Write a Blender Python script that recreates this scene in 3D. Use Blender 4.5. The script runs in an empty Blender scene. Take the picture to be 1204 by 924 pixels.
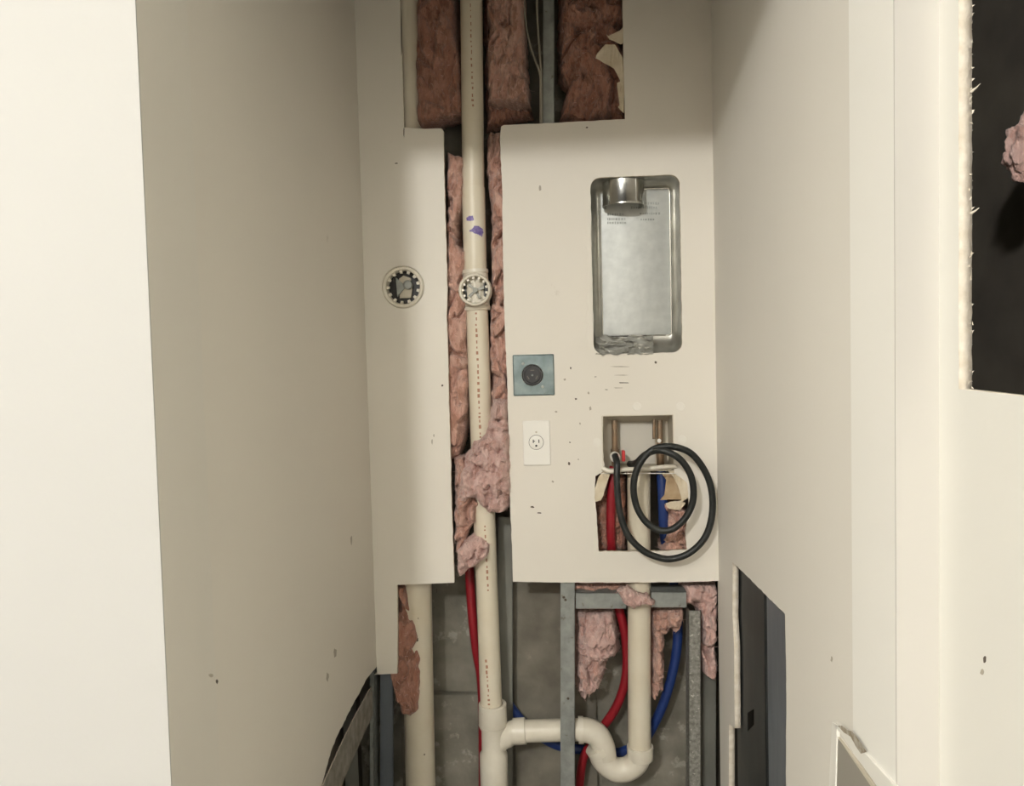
import bpy, bmesh, math, random
from mathutils import Vector, Matrix, noise
PI = math.pi
C = bpy.context.scene.collection
# ------------------------------------------------------------------ camera
F = 900.0                                   # focal length in pixels of the 1204 x 924 picture
CAM = Vector((0, -1.9, 1.3))
yaw, pitch, roll = math.radians(4.1), math.radians(2.5), math.radians(1.45)
fwd = Vector((-math.sin(yaw)*math.cos(pitch), math.cos(yaw)*math.cos(pitch), -math.sin(pitch)))
r0 = Vector((math.cos(yaw), math.sin(yaw), 0)); u0 = r0.cross(fwd)
cr = r0*math.cos(roll) - u0*math.sin(roll); cu = u0*math.cos(roll) + r0*math.sin(roll)
cd = bpy.data.cameras.new('camera'); cam = bpy.data.objects.new('camera', cd); C.objects.link(cam)
cd.sensor_width = 36; cd.lens = F/1204*36; cd.shift_x = 2/1204; cd.shift_y = -12/1204; cd.clip_start = 0.02
M3 = Matrix((cr, cu, -fwd)).transposed()
cam.matrix_world = Matrix.Translation(CAM) @ M3.to_4x4()
bpy.context.scene.camera = cam
# ------------------------------------------------------------------ world, lamps, exposure
w = bpy.data.worlds.new('world'); bpy.context.scene.world = w; w.use_nodes = True
w.node_tree.nodes['Background'].inputs[0].default_value = (.02, .02, .02, 1)
def lamp(name, kind, loc, energy, color, size):
    l = bpy.data.lights.new(name, kind); l.energy = energy; l.color = color
    if kind == 'POINT': l.shadow_soft_size = size
    else: l.size = size
    o = bpy.data.objects.new(name, l); o.location = loc; C.objects.link(o); return o
lamp('hall_ceiling_lamp', 'POINT', (-.85, -3.8, 2.60), 228, (1, .985, .952), .10)
lamp('right_wall_fill', 'AREA', (-2.0, -2.9, 2.66), 38, (1, .985, .952), .35)  # added unseen fill that brightens the right walls
lamp('rear_ambient_fill', 'AREA', (.0, -4.6, 2.70), 1, (1, .985, .952), .8)  # added soft fill behind the camera, lifts the ambient light
vs = bpy.context.scene.view_settings
vs.view_transform = 'Standard'; vs.look = 'None'; vs.gamma = 1; vs.use_curve_mapping = False; vs.exposure = 0.0

# ------------------------------------------------------------------ pixel rays to points on real planes
def ray(px, py): return cr*((px-600)/F) + cu*((450-py)/F) + fwd
def W(px, py, Y=0.0):
    d = ray(px, py); return CAM + d*((Y-CAM.y)/d.y)
def S(px, py, X):
    d = ray(px, py); return CAM + d*((X-CAM.x)/d.x)
XL, XR, XH = -.498, .368, .415              # closet left wall, closet right wall, hall right wall
YJ, YF, YJR, YFR = -.877, -1.007, -.884, -1.018                      # back and front of the front wall

# ------------------------------------------------------------------ materials
def mat(name, col, rough=.6, metal=0, col2=None, nscale=8, bump=0, bscale=60, bdist=.002, stretch=None,
        spots=None, sheen=0, rvar=0, spec=.5, detail=4):
    m = bpy.data.materials.new(name); m.use_nodes = True
    nt = m.node_tree; N = nt.nodes; L = nt.links; b = N['Principled BSDF']
    b.inputs['Base Color'].default_value = (*col, 1); b.inputs['Roughness'].default_value = rough
    b.inputs['Metallic'].default_value = metal; b.inputs['Specular IOR Level'].default_value = spec
    tc = N.new('ShaderNodeTexCoord'); mp = N.new('ShaderNodeMapping'); L.new(tc.outputs['Object'], mp.inputs[0])
    if stretch: mp.inputs['Scale'].default_value = stretch
    out = None
    if col2:
        n = N.new('ShaderNodeTexNoise'); n.inputs['Scale'].default_value = nscale; n.inputs['Detail'].default_value = detail
        L.new(mp.outputs[0], n.inputs['Vector'])
        r = N.new('ShaderNodeValToRGB'); r.color_ramp.elements[0].position = .32; r.color_ramp.elements[1].position = .68
        r.color_ramp.elements[0].color = (*col, 1); r.color_ramp.elements[1].color = (*col2, 1)
        L.new(n.outputs['Fac'], r.inputs[0]); out = r.outputs[0]
        if rvar:
            mr = N.new('ShaderNodeMapRange'); mr.inputs['To Min'].default_value = rough-rvar; mr.inputs['To Max'].default_value = rough+rvar
            L.new(n.outputs['Fac'], mr.inputs['Value']); L.new(mr.outputs[0], b.inputs['Roughness'])
    if spots:                                # (colour, scale, threshold, strength)
        sc, ss, th, st = spots
        n2 = N.new('ShaderNodeTexNoise'); n2.inputs['Scale'].default_value = ss; n2.inputs['Detail'].default_value = 6
        n2.inputs['Roughness'].default_value = .65
        L.new(mp.outputs[0], n2.inputs['Vector'])
        r2 = N.new('ShaderNodeValToRGB'); r2.color_ramp.elements[0].position = th; r2.color_ramp.elements[1].position = th+.06
        r2.color_ramp.elements[0].color = (0, 0, 0, 1); r2.color_ramp.elements[1].color = (st, st, st, 1)
        L.new(n2.outputs['Fac'], r2.inputs[0])
        mx = N.new('ShaderNodeMix'); mx.data_type = 'RGBA'; L.new(r2.outputs[0], mx.inputs['Factor'])
        if out: L.new(out, mx.inputs['A'])
        else: mx.inputs['A'].default_value = (*col, 1)
        mx.inputs['B'].default_value = (*sc, 1); out = mx.outputs['Result']
    if out: L.new(out, b.inputs['Base Color'])
    if bump:
        n3 = N.new('ShaderNodeTexNoise'); n3.inputs['Scale'].default_value = bscale; n3.inputs['Detail'].default_value = 8
        L.new(mp.outputs[0], n3.inputs['Vector'])
        bp = N.new('ShaderNodeBump'); bp.inputs['Strength'].default_value = bump; bp.inputs['Distance'].default_value = bdist
        L.new(n3.outputs['Fac'], bp.inputs['Height']); L.new(bp.outputs[0], b.inputs['Normal'])
    if sheen: b.inputs['Sheen Weight'].default_value = sheen
    return m
PAINT = mat('cream_wall_paint', (.80, .785, .73), .62, col2=(.775, .76, .705), nscale=2.2, bump=.12, bscale=220, bdist=.0006,
            spots=((.45, .38, .29), 5, .70, .35), spec=.25)
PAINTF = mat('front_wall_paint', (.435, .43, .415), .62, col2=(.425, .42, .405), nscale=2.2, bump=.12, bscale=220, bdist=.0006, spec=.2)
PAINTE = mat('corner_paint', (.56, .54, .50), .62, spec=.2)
PAINTR = mat('rear_room_paint', (.42, .38, .33), .7)
PAINTB = mat('closet_wall_paint', (.785, .745, .665), .6, col2=(.755, .715, .635), nscale=3, bump=.15, bscale=160, bdist=.0008,
             spots=((.42, .36, .27), 9, .69, .4), spec=.25)
PAINTS = mat('closet_side_paint', (.765, .735, .67), .62, col2=(.74, .71, .645), nscale=2, bump=.12, bscale=200, bdist=.0006,
             spots=((.40, .34, .27), 6, .69, .4), spec=.25)
PAINTL = mat('dull_side_paint', (.765, .725, .64), .65, col2=(.74, .70, .62), nscale=2, bump=.12, bscale=200, bdist=.0006,
             spots=((.38, .32, .25), 6, .69, .4), spec=.2)
GYPSUM = mat('gypsum_edge', (.78, .72, .62), .9, col2=(.62, .55, .44), nscale=60, bump=.6, bscale=180, bdist=.002)
PAPER = mat('torn_drywall_paper', (.62, .52, .36), .85, col2=(.78, .70, .55), nscale=25, bump=.3, bscale=80)
KRAFT = mat('kraft_paper', (.42, .29, .16), .8, col2=(.55, .42, .27), nscale=30, bump=.3, bscale=90)
PVC = mat('cream_pvc', (.74, .68, .55), .38, col2=(.70, .63, .49), nscale=12, spots=((.33, .24, .14), 38, .70, .6), bump=.05, bscale=90)
PVCW = mat('white_pvc_fitting', (.76, .715, .61), .36, col2=(.68, .63, .52), nscale=20, spots=((.35, .27, .18), 45, .68, .6), bump=.05)
PLAST = mat('cream_box_plastic', (.62, .57, .47), .5, col2=(.55, .50, .40), nscale=22, spots=((.3, .24, .16), 40, .66, .5))
WHITE = mat('white_plastic', (.86, .84, .78), .35)
GALV = mat('galvanised_steel', (.36, .375, .355), .5, .4, col2=(.24, .255, .24), nscale=30, rvar=.08, spots=((.16, .13, .09), 60, .62, .7))
GALVD = mat('dusty_galvanised_steel', (.29, .29, .255), .5, .35, col2=(.17, .17, .15), nscale=14, rvar=.05, spots=((.14, .12, .1), 45, .66, .6), stretch=(1, 1, .3))
SPECK = mat('speckled_steel', (.34, .335, .30), .6, .3, col2=(.17, .165, .145), nscale=110, bump=.5, bscale=150, bdist=.002, spots=((.60, .58, .52), 90, .60, .9))
BLUED = mat('shadowed_grey_steel', (.05, .054, .052), .5, .3, col2=(.032, .034, .033), nscale=18, stretch=(1, 1, .25))  # blue grey steel with the drywall edge's shadow put into its colour
BLUES = mat('blue_grey_steel', (.19, .215, .245), .42, .4, col2=(.14, .16, .185), nscale=18, rvar=.06, stretch=(1, 1, .25))
PANEL = mat('spangled_steel_panel', (.54, .555, .53), .5, .35, col2=(.46, .475, .455), nscale=40, rvar=.05, spots=((.3, .27, .2), 75, .69, .6))
BOXM = mat('bright_duct_steel', (.60, .59, .54), .33, .85, col2=(.42, .41, .37), nscale=18, rvar=.08, bump=.15, bscale=25, bdist=.003)
CHROME = mat('duct_collar_steel', (.72, .72, .69), .2, 1, col2=(.6, .6, .57), nscale=20)
COPPER = mat('aged_copper', (.33, .22, .14), .45, .6, col2=(.22, .17, .12), nscale=50)
BLACK = mat('black_receptacle', (.012, .012, .013), .4)
RUBBER = mat('black_rubber_hose', (.007, .009, .008), .5, col2=(.013, .015, .014), nscale=60, bump=.15, bscale=200, bdist=.0008)
RED = mat('red_tube', (.27, .010, .018), .4)
BLUE = mat('blue_tube', (.012, .036, .16), .4)
REDP = mat('red_handle', (.55, .03, .03), .4)
PURPLE = mat('purple_primer', (.13, .09, .30), .5, col2=(.28, .22, .45), nscale=150)
PRINT = mat('brown_print', (.42, .22, .14), .7)
DARKM = mat('dark_scuff', (.10, .08, .06), .8)
SCUFF = mat('grey_scuff', (.42, .38, .31), .8)
CONC = mat('grey_concrete', (.28, .26, .215), .9, col2=(.15, .14, .11), nscale=10, bump=.5, bscale=50, bdist=.004,
           spots=((.46, .44, .37), 15, .57, .5), detail=10)
CONCB = mat('brown_grey_board', (.24, .22, .175), .85, col2=(.12, .108, .085), nscale=9, bump=.3, bscale=60, spots=((.36, .33, .27), 16, .62, .4), detail=8)
DARKC = mat('unlit_cavity_tone', (.12, .105, .08), .9, col2=(.07, .06, .048), nscale=7)  # darkness of the unlit cavity is put into this colour
CABLE = mat('grey_cable', (.36, .33, .27), .6)
def insul(name, a, b_, c):
    """fibrous wool: vertical streaks of tone, random darker blotches, fine relief"""
    m = mat(name, a, .95, col2=b_, nscale=30, bump=1, bscale=120, bdist=.009, spots=(c, 26, .52, .55), sheen=.25, detail=10, stretch=(1.6, 1, .7))
    return m
FIBRE = mat('pale_fibres', (.70, .50, .45), .9)
PINK = insul('pink_fibreglass', (.60, .36, .31), (.74, .54, .49), (.42, .20, .15))
PINKM = insul('dusty_pink_fibreglass', (.50, .26, .195), (.66, .42, .34), (.28, .12, .07))
PINKB = insul('shaded_brown_fibreglass', (.36, .155, .10), (.47, .25, .185), (.17, .065, .035))  # brownish wool, with the shade of the openings put into its colour
FLOORM = mat('floor_vinyl', (.13, .11, .09), .6, col2=(.10, .085, .07))

# ------------------------------------------------------------------ linking helpers
def empty(name, loc, label, cat, group=None):
    o = bpy.data.objects.new(name, None); o.location = loc; o.empty_display_size = .05; C.objects.link(o)
    o['label'] = label; o['category'] = cat
    if group: o['group'] = group
    return o
def tag(o, label, cat, group=None, kind=None):
    o['label'] = label; o['category'] = cat
    if group: o['group'] = group
    if kind: o['kind'] = kind
    return o
def gl(o):
    p = Vector(o.location); q = o.parent
    while q: p += Vector(q.location); q = q.parent
    return p
def mk(name, bm, m, parent=None, smooth=False, bevel=0, label=None, kind=None, ang=35):
    """link world-space geometry as ONE object with its origin at its base"""
    vsx = [v.co for v in bm.verts]
    mn = Vector((min(v.x for v in vsx), min(v.y for v in vsx), min(v.z for v in vsx)))
    mxx = Vector((max(v.x for v in vsx), max(v.y for v in vsx), max(v.z for v in vsx)))
    base = Vector(((mn.x+mxx.x)/2, (mn.y+mxx.y)/2, mn.z))
    bm.transform(Matrix.Translation(-base))
    bmesh.ops.recalc_face_normals(bm, faces=bm.faces)
    me = bpy.data.meshes.new(name); bm.to_mesh(me); bm.free()
    me.materials.append(m) if not isinstance(m, (list, tuple)) else [me.materials.append(x) for x in m]
    if smooth:
        for p in me.polygons: p.use_smooth = True
        try: me.set_sharp_from_angle(angle=math.radians(ang))
        except Exception: pass
    o = bpy.data.objects.new(name, me); C.objects.link(o)
    if parent:
        o.parent = parent; o.location = base - gl(parent)
    else: o.location = base
    if bevel:
        b = o.modifiers.new('bevel', 'BEVEL'); b.width = bevel; b.segments = 2; b.limit_method = 'ANGLE'
    if label: o['label'] = label
    if kind: o['kind'] = kind
    return o
def add(bm, vs_, fs):
    v = [bm.verts.new(x) for x in vs_]
    for f in fs:
        try: bm.faces.new([v[i] for i in f])
        except ValueError: pass
def box(bm, x0, x1, y0, y1, z0, z1):
    add(bm, [(x, y, z) for x in (x0, x1) for y in (y0, y1) for z in (z0, z1)],
        [(0, 1, 3, 2), (4, 6, 7, 5), (0, 4, 5, 1), (2, 3, 7, 6), (0, 2, 6, 4), (1, 5, 7, 3)])
    return bm
def B(*a): return box(bmesh.new(), *a)
def hexa(bm, f4, b4):                        # box from front quad + back quad
    add(bm, list(f4)+list(b4), [(0, 1, 2, 3), (7, 6, 5, 4), (0, 4, 5, 1), (1, 5, 6, 2), (2, 6, 7, 3), (3, 7, 4, 0)])
    return bm
def smooth_path(pts, n=8, closed=False):
    P = [Vector(p) for p in pts]; out = []
    for i in range(len(P)-1):
        a = P[max(i-1, 0)]; b = P[i]; c = P[i+1]; d = P[min(i+2, len(P)-1)]
        for k in range(n):
            t = k/n
            out.append(.5*((2*b)+(-a+c)*t+(2*a-5*b+4*c-d)*t*t+(-a+3*b-3*c+d)*t**3))
    out.append(P[-1]); return out
def tube(bm, pts, r, seg=20, cap=True):
    P = [Vector(p) for p in pts]; rs = r if isinstance(r, (list, tuple)) else [r]*len(P)
    t = (P[1]-P[0]).normalized(); up = Vector((0, 0, 1)) if abs(t.z) < .9 else Vector((1, 0, 0))
    n = t.cross(up).normalized(); rings = []
    for i, p in enumerate(P):
        if 0 < i < len(P)-1: t = (P[i+1]-P[i-1]).normalized()
        elif i: t = (P[i]-P[i-1]).normalized()
        n = (n - t*n.dot(t)).normalized(); b = t.cross(n)
        rings.append([bm.verts.new(p + (n*math.cos(a)+b*math.sin(a))*rs[i]) for a in [2*PI*k/seg for k in range(seg)]])
    for A, D in zip(rings, rings[1:]):
        for k in range(seg): bm.faces.new((A[k], A[(k+1) % seg], D[(k+1) % seg], D[k]))
    if cap: bm.faces.new(rings[0][::-1]); bm.faces.new(rings[-1])
    return bm
def lathe(bm, origin, axis, prof, seg=32, closed=True):
    """prof: (radius, distance along axis)"""
    axis = Vector(axis).normalized(); up = Vector((0, 0, 1)) if abs(axis.z) < .9 else Vector((1, 0, 0))
    n = axis.cross(up).normalized(); b = axis.cross(n); O = Vector(origin)
    rings = [[bm.verts.new(O+axis*h+(n*math.cos(2*PI*k/seg)+b*math.sin(2*PI*k/seg))*max(r, 1e-5)) for k in range(seg)] for r, h in prof]
    prs = list(zip(rings, rings[1:])) + ([(rings[-1], rings[0])] if closed else [])
    for A, D in prs:
        for k in range(seg): bm.faces.new((A[k], A[(k+1) % seg], D[(k+1) % seg], D[k]))
    return bm
def jag(pts, amp=.0006, step=.012, seed=0, close=True):
    rnd = random.Random(seed); out = []; n = len(pts)
    for i in range(n if close else n-1):
        a = Vector(pts[i]); b = Vector(pts[(i+1) % n]); L = (b-a).length; k = max(1, int(L/step)); nn = Vector((-(b-a).y, (b-a).x))
        if nn.length: nn.normalize()
        out.append(a)
        for j in range(1, k): out.append(a+(b-a)*(j/k)+nn*rnd.uniform(-amp, amp))
    if not close: out.append(Vector(pts[-1]))
    return out
def rrect(x0, x1, z0, z1, r, n=6):
    out = []
    for cx, cz, a0 in ((x1-r, z1-r, 0), (x0+r, z1-r, 90), (x0+r, z0+r, 180), (x1-r, z0+r, 270)):
        for k in range(n+1):
            a = math.radians(a0+90*k/n); out.append(Vector((cx+r*math.cos(a), cz+r*math.sin(a))))
    return out
def circ(cx, cz, r, n=36): return [Vector((cx+r*math.cos(2*PI*k/n), cz+r*math.sin(2*PI*k/n))) for k in range(n)]
def sheet(loops, t, plane, at, bev=0.0):
    """flat board with holes: loops in plane coordinates; plane 'Y' (x,z) front at Y=at going +t ; 'X' (y,z) from X=at going +t"""
    cv = bpy.data.curves.new('tmp', 'CURVE'); cv.dimensions = '2D'; cv.fill_mode = 'BOTH'; cv.extrude = abs(t)/2-bev
    cv.bevel_depth = bev; cv.bevel_resolution = 1; cv.offset = -bev
    for lp in loops:
        s = cv.splines.new('POLY'); s.points.add(len(lp)-1); s.use_cyclic_u = True
        for i, p in enumerate(lp): s.points[i].co = (p[0], p[1], 0, 1)
    ob = bpy.data.objects.new('tmp', cv); C.objects.link(ob)
    dg = bpy.context.evaluated_depsgraph_get(); me = bpy.data.meshes.new_from_object(ob.evaluated_get(dg))
    bm = bmesh.new(); bm.from_mesh(me)
    bpy.data.objects.remove(ob); bpy.data.curves.remove(cv); bpy.data.meshes.remove(me)
    bmesh.ops.remove_doubles(bm, verts=bm.verts, dist=1e-6)
    for v in bm.verts:
        a, b, c = v.co
        v.co = (a, at+t/2+c, b) if plane == 'Y' else (at+t/2+c, a, b)
    ax = 1 if plane == 'Y' else 0
    for f in bm.faces:
        f.normal_update(); f.material_index = 0 if abs(f.normal[ax]) > .5 else 1
    return bm
def struct(name, bm, m, **k): return mk(name, bm, m, kind='structure', **k)
def w2(px, py, Y=0.0): p = W(px, py, Y); return Vector((p.x, p.z))
def s2(px, py, X): p = S(px, py, X); return Vector((p.y, p.z))

# ------------------------------------------------------------------ the room shell
T = .0135
ZT = 2.75
struct('floor', B(-2.6, .9, -5.4, .36, -.05, 0), FLOORM)
struct('ceiling', B(-2.6, .9, -5.4, .36, ZT, ZT+.05), PAINT)
wf = bmesh.new()
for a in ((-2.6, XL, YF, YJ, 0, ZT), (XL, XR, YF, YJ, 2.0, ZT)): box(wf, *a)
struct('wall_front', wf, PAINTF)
# two jamb boards set into the opening, slightly proud of the closet walls at the seam
struct('trim_1', B(XL-.02, XL, YF+.002, YJ, 0, 2.0), mat('left_jamb_paint', (.78, .745, .665), .62, col2=(.76, .725, .645), nscale=3, spec=.2))
struct('trim_2', B(XR, XH+.02, YFR+.0025, YJR, 0, 2.0), mat('jamb_paint', (.87, .855, .805), .6, col2=(.85, .835, .785), nscale=3, bump=.1, bscale=200, bdist=.0006))
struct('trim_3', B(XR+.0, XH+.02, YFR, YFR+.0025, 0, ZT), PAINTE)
struct('wall_rear', B(-2.6, .9, -5.4, -5.35, 0, ZT), PAINTR)
struct('wall_hall_left', B(-2.6, -2.55, -5.35, YF, 0, ZT), PAINT)

# back wall board with its cut outs -------------------------------------------------
c_l = XL
p_out = [Vector((XL, ZT)), Vector((XR, ZT))]
rc = w2(845, 683).y
zA = w2(467, 792).y
outline = [Vector((XL, ZT)), Vector((XR, ZT)), Vector((XR, rc))]
outline += jag([w2(845, 683), w2(800, 684.5), w2(720, 685), w2(660, 685), w2(603, 684)], .0006, .012, 1, False)[0:]
outline += jag([w2(602, 640), w2(600, 600), w2(598, 520), w2(596, 440), w2(593.5, 380), w2(592, 330), w2(591, 270), w2(590.5, 220), w2(588.5, 180), w2(588, 160), w2(589, 149)], .0007, .012, 2, False)
outline += jag([w2(592, 147), w2(660, 144), w2(735, 140)], .0006, .012, 3, False)
outline += jag([w2(733, 60), w2(731, -60), w2(730, -75)], .0005, .012, 4, False)
outline += [w2(468, -75)]
outline += jag([w2(470, 0), w2(473, 80), w2(475, 150)], .0005, .012, 5, False)
outline += jag([w2(500, 151.5), w2(519, 151), w2(521.5, 154), w2(522, 200), w2(524, 270), w2(526, 340), w2(525, 370), w2(527, 430), w2(528, 480), w2(530, 540), w2(530.5, 580), w2(532, 620), w2(534, 685)], .0006, .012, 6, False)
outline += jag([w2(500, 686.5), w2(467, 687.5), w2(467.5, 740), w2(467, 792), w2(440, 793)], .0004, .015, 7, False)
outline += [Vector((XL, zA))]
cleanc = w2(474, 337.5)
dx0, dz1 = w2(694, 209); dx1, dz0 = w2(802.5, 414)
dryer_loop = jag(rrect(dx0, dx1, dz0, dz1, .024), .0006, .012, 11)
bx0, bz1 = w2(708, 489); bx1, bz0 = w2(792, 553)
torn = jag([w2(709, 489), w2(791, 487.5), w2(792, 545), w2(793, 556), w2(808, 568), w2(811, 600), w2(806, 625), w2(808, 647), w2(765, 648.5), w2(704, 648.5),
            w2(701, 600), w2(699, 585), w2(700, 560), w2(711, 553), w2(708, 520)], .0009, .008, 13)
hc = w2(626, 441)
wb = sheet([outline, circ(cleanc.x, cleanc.y, .0535), dryer_loop, torn], T, 'Y', 0)
wall_back = struct('wall_back', wb, [PAINTB, GYPSUM])
wall_back['label'] = 'cream drywall back of the closet with cut openings'
# concrete behind the studs, with a proud lower course and board face
YC = .19
zl = W(540, 812, YC).z
wc = bmesh.new(); box(wc, -.75, .75, YC, YC+.05, 0, ZT)
struct('wall_concrete', wc, CONC)
gb = bmesh.new(); gx0 = W(604, 800, .165).x; gx1 = W(700, 800, .165).x
box(gb, gx0, gx1, .165, .178, 0, W(604, 560, .165).z)
struct('trim_4', gb, CONCB)
struct('trim_5', B(W(515, 850, YC).x-.1, gx0-.02, YC-.028, YC, 0, zl), CONC, bevel=.004)
# closet left wall: cut away low at the back
lw = [Vector((YJ, 0)), Vector((YJ, ZT)), Vector((0, ZT)), Vector((0, s2(437.5, 793, XL).y))]
lw += jag([s2(431, 798, XL), s2(424, 812, XL), s2(414, 830, XL), s2(405, 848, XL), s2(396, 866, XL), s2(389, 884, XL), s2(384, 902, XL), s2(378, 925, XL), s2(372, 960, XL)], .0015, .008, 21, False)
lw += [Vector((s2(372, 960, XL).x, 0))]
struct('wall_left', sheet([lw], -T, 'X', XL), [PAINTL, GYPSUM])
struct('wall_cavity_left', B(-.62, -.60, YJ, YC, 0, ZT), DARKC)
# closet right wall with the tall slot
hole = jag([s2(861.5, 661, XR), s2(888, 687, XR), s2(923, 722, XR), s2(924.5, 800, XR), s2(924, 930, XR), s2(924, 1000, XR), s2(857, 960, XR), s2(857, 851, XR), s2(864, 856, XR), s2(863, 760, XR), s2(861, 720, XR)], .0012, .012, 23)
rw = [Vector((YJR, 0)), Vector((YJR, ZT)), Vector((T+.0, ZT)), Vector((T, 0))]
ah = jag([s2(983, 862, XR), s2(1002, 890, XR-.001), s2(1010, 930, XR), s2(975, 930, XR)], .0006, .01, 24)
struct('wall_right', sheet([rw, hole], T, 'X', XR), [PAINTS, GYPSUM])
# hall right wall with the big torn hole
hy = s2(1143, 200, XH+T).x
hz = s2(1143, 459, XH).y
hl = jag([Vector((hy, hz)), Vector((hy, 2.12))], .0009, .010, 25, False) + [Vector((-1.62, 2.12)), Vector((-1.62, hz-.003))]
hw = [Vector((-5.4, 0)), Vector((-5.4, ZT)), Vector((YFR, ZT)), Vector((YFR, 0))]
struct('wall_hall_right', sheet([hw, hl], T, 'X', XH), [PAINT, GYPSUM])
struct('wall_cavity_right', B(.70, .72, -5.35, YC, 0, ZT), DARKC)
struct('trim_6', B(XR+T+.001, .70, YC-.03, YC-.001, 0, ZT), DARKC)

# ------------------------------------------------------------------ torn paper on wall_back and hall hole
def flake(name, pts3, m, parent, th=.0012, amp=.0, label=None, curl=0, seed=0):
    """ragged scrap: polygon in world space with thickness along Y, a little curled"""
    bm = bmesh.new(); rnd = random.Random(seed)
    P = []
    n = len(pts3)
    for i in range(n):
        a = Vector(pts3[i]); b = Vector(pts3[(i+1) % n]); k = max(1, int((b-a).length/.006))
        for j in range(k): P.append(a+(b-a)*(j/k)+Vector((rnd.uniform(-amp, amp), rnd.uniform(-curl, curl), rnd.uniform(-amp, amp))))
    A = [bm.verts.new(p) for p in P]; D = [bm.verts.new(p+Vector((0, th, 0))) for p in P]
    bm.faces.new(A); bm.faces.new(D[::-1])
    for i in range(len(P)): bm.faces.new((A[i], D[i], D[(i+1) % len(P)], A[(i+1) % len(P)]))
    bmesh.ops.triangulate(bm, faces=[f for f in bm.faces if len(f.verts) > 4])
    return mk(name, bm, m, parent, label=label)
def pf(l, Y): return [W(x, y, Y) for x, y in l]
flake('torn_paper', pf([(733, 68), (722, 52), (712, 52), (703, 62), (700, 68), (706, 71), (714, 76), (722, 80), (727, 90), (734, 104)], .006), PAPER, wall_back, amp=.001, curl=.002, seed=1)
flake('torn_paper', pf([(735, 30), (728, 36), (727, 44), (719, 44), (713, 40), (716, 46), (730, 52), (734, 50)], .005), PAPER, wall_back, amp=.001, curl=.002, seed=2)
flake('torn_paper', pf([(734, 84), (729, 86), (731, 94), (726, 98), (732, 103), (727, 112), (731, 118), (727, 126), (733, 134)], .004), PAPER, wall_back, amp=.0015, curl=.003, seed=3)
flake('torn_paper', pf([(712, 552), (704, 560), (697, 580), (699, 590), (707, 588), (712, 574), (715, 562), (718, 556)], .003), PAPER, wall_back, amp=.001, curl=.002, seed=4)
flake('torn_paper', pf([(792, 552), (785, 553), (793, 562), (800, 578), (802, 590), (812, 584), (812, 566)], .004), PAPER, wall_back, amp=.001, curl=.002, seed=5)
# small scuffs and knocks in the paint
rnd = random.Random(5)
def scuff(px, py, wpx, hpx, m, seed, parent=wall_back, plane='Y', at=0):
    r = random.Random(seed); bm = bmesh.new(); n = 9; vv = []
    for k in range(n):
        a = 2*PI*k/n; q = r.uniform(.6, 1.1)
        x, y = px+wpx/2*q*math.cos(a), py+hpx/2*q*math.sin(a)
        vv.append(W(x, y, at) if plane == 'Y' else S(x, y, at))
    d = Vector((0, -.0004, 0)) if plane == 'Y' else Vector((-.0004 if at > 0 else .0004, 0, 0))
    A = [bm.verts.new(v+d) for v in vv]; D = [bm.verts.new(v-d*.5) for v in vv]
    bm.faces.new(A); bm.faces.new(D[::-1])
    for i in range(n): bm.faces.new((A[i], D[i], D[(i+1) % n], A[(i+1) % n]))
    mk('scuff_mark', bm, m, parent)
for i, (x, y, a, b, m) in enumerate([(669, 545, 3, 5, DARKM), (626, 596, 6, 2.4, DARKM), (634, 603, 5, 2, DARKM), (466, 192, 5, 1.6, DARKM),
        (671, 433, 2.4, 3.4, DARKM), (664, 446, 3, 3, SCUFF), (728, 431, 26, 1.3, SCUFF), (731, 441, 22, 1.2, SCUFF), (733, 450, 16, 1.4, DARKM), (727, 456, 14, 1.2, SCUFF),
        (771, 426, 3, 4, DARKM), (508, 519, 2, 7, SCUFF), (510, 512, 2, 4, SCUFF), (520, 453, 3, 3, DARKM), (635, 221, 4, 7, SCUFF), (690, 150, 3, 2, DARKM),
        (654, 484, 4, 3, SCUFF), (650, 566, 3, 3, SCUFF), (692, 462, 3, 4, SCUFF), (713, 458, 4, 2, SCUFF), (677, 469, 3, 2, DARKM), (682, 498, 2, 3, SCUFF),
        (700, 443, 3, 2, SCUFF), (670, 520, 2, 2, DARKM), (694, 480, 3, 6, SCUFF), (680, 540, 2, 2, SCUFF)]):
    scuff(x, y, a, b, m, i)
wl = bpy.data.objects['wall_left']; wr = bpy.data.objects['wall_right']; wh = bpy.data.objects['wall_hall_right']
for i, (x, y, a, b) in enumerate([(413, 635, 2, 14), (394, 768, 4, 12), (385, 796, 3, 12)]): scuff(x, y, a, b, SCUFF, 50+i, wl, 'X', XL)
scuff(475, 156, 1.2, 14, DARKM, 91); scuff(472, 40, 1.2, 60, DARKM, 92)
scuff(248, 794, 6, 5, SCUFF, 61, bpy.data.objects['trim_1'], 'X', XL); scuff(255, 801, 3, 6, DARKM, 62, bpy.data.objects['trim_1'], 'X', XL)
for i, (x, y, a, b) in enumerate([(978, 775, 4, 8)]): scuff(x, y, a*.6, b, SCUFF, 70+i, wr, 'X', XR)
scuff(1158, 775, 4, 9, DARKM, 80, wh, 'X', XH); scuff(1155, 790, 5, 8, SCUFF, 81, wh, 'X', XH)
tm = sheet([jag([s2(x, y, XL-T-.003) for x, y in ((438, 806), (433, 812), (415, 845), (398, 880), (380, 920), (360, 960), (385, 960), (400, 925), (412, 897), (425, 868), (437, 842))], .0012, .006, 77)], -.003, 'X', XL-T-.001)
mk('torn_backing', tm, [mat('grey_torn_backing', (.30, .28, .235), .9, col2=(.18, .165, .14), nscale=40), GYPSUM], wl)
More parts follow.
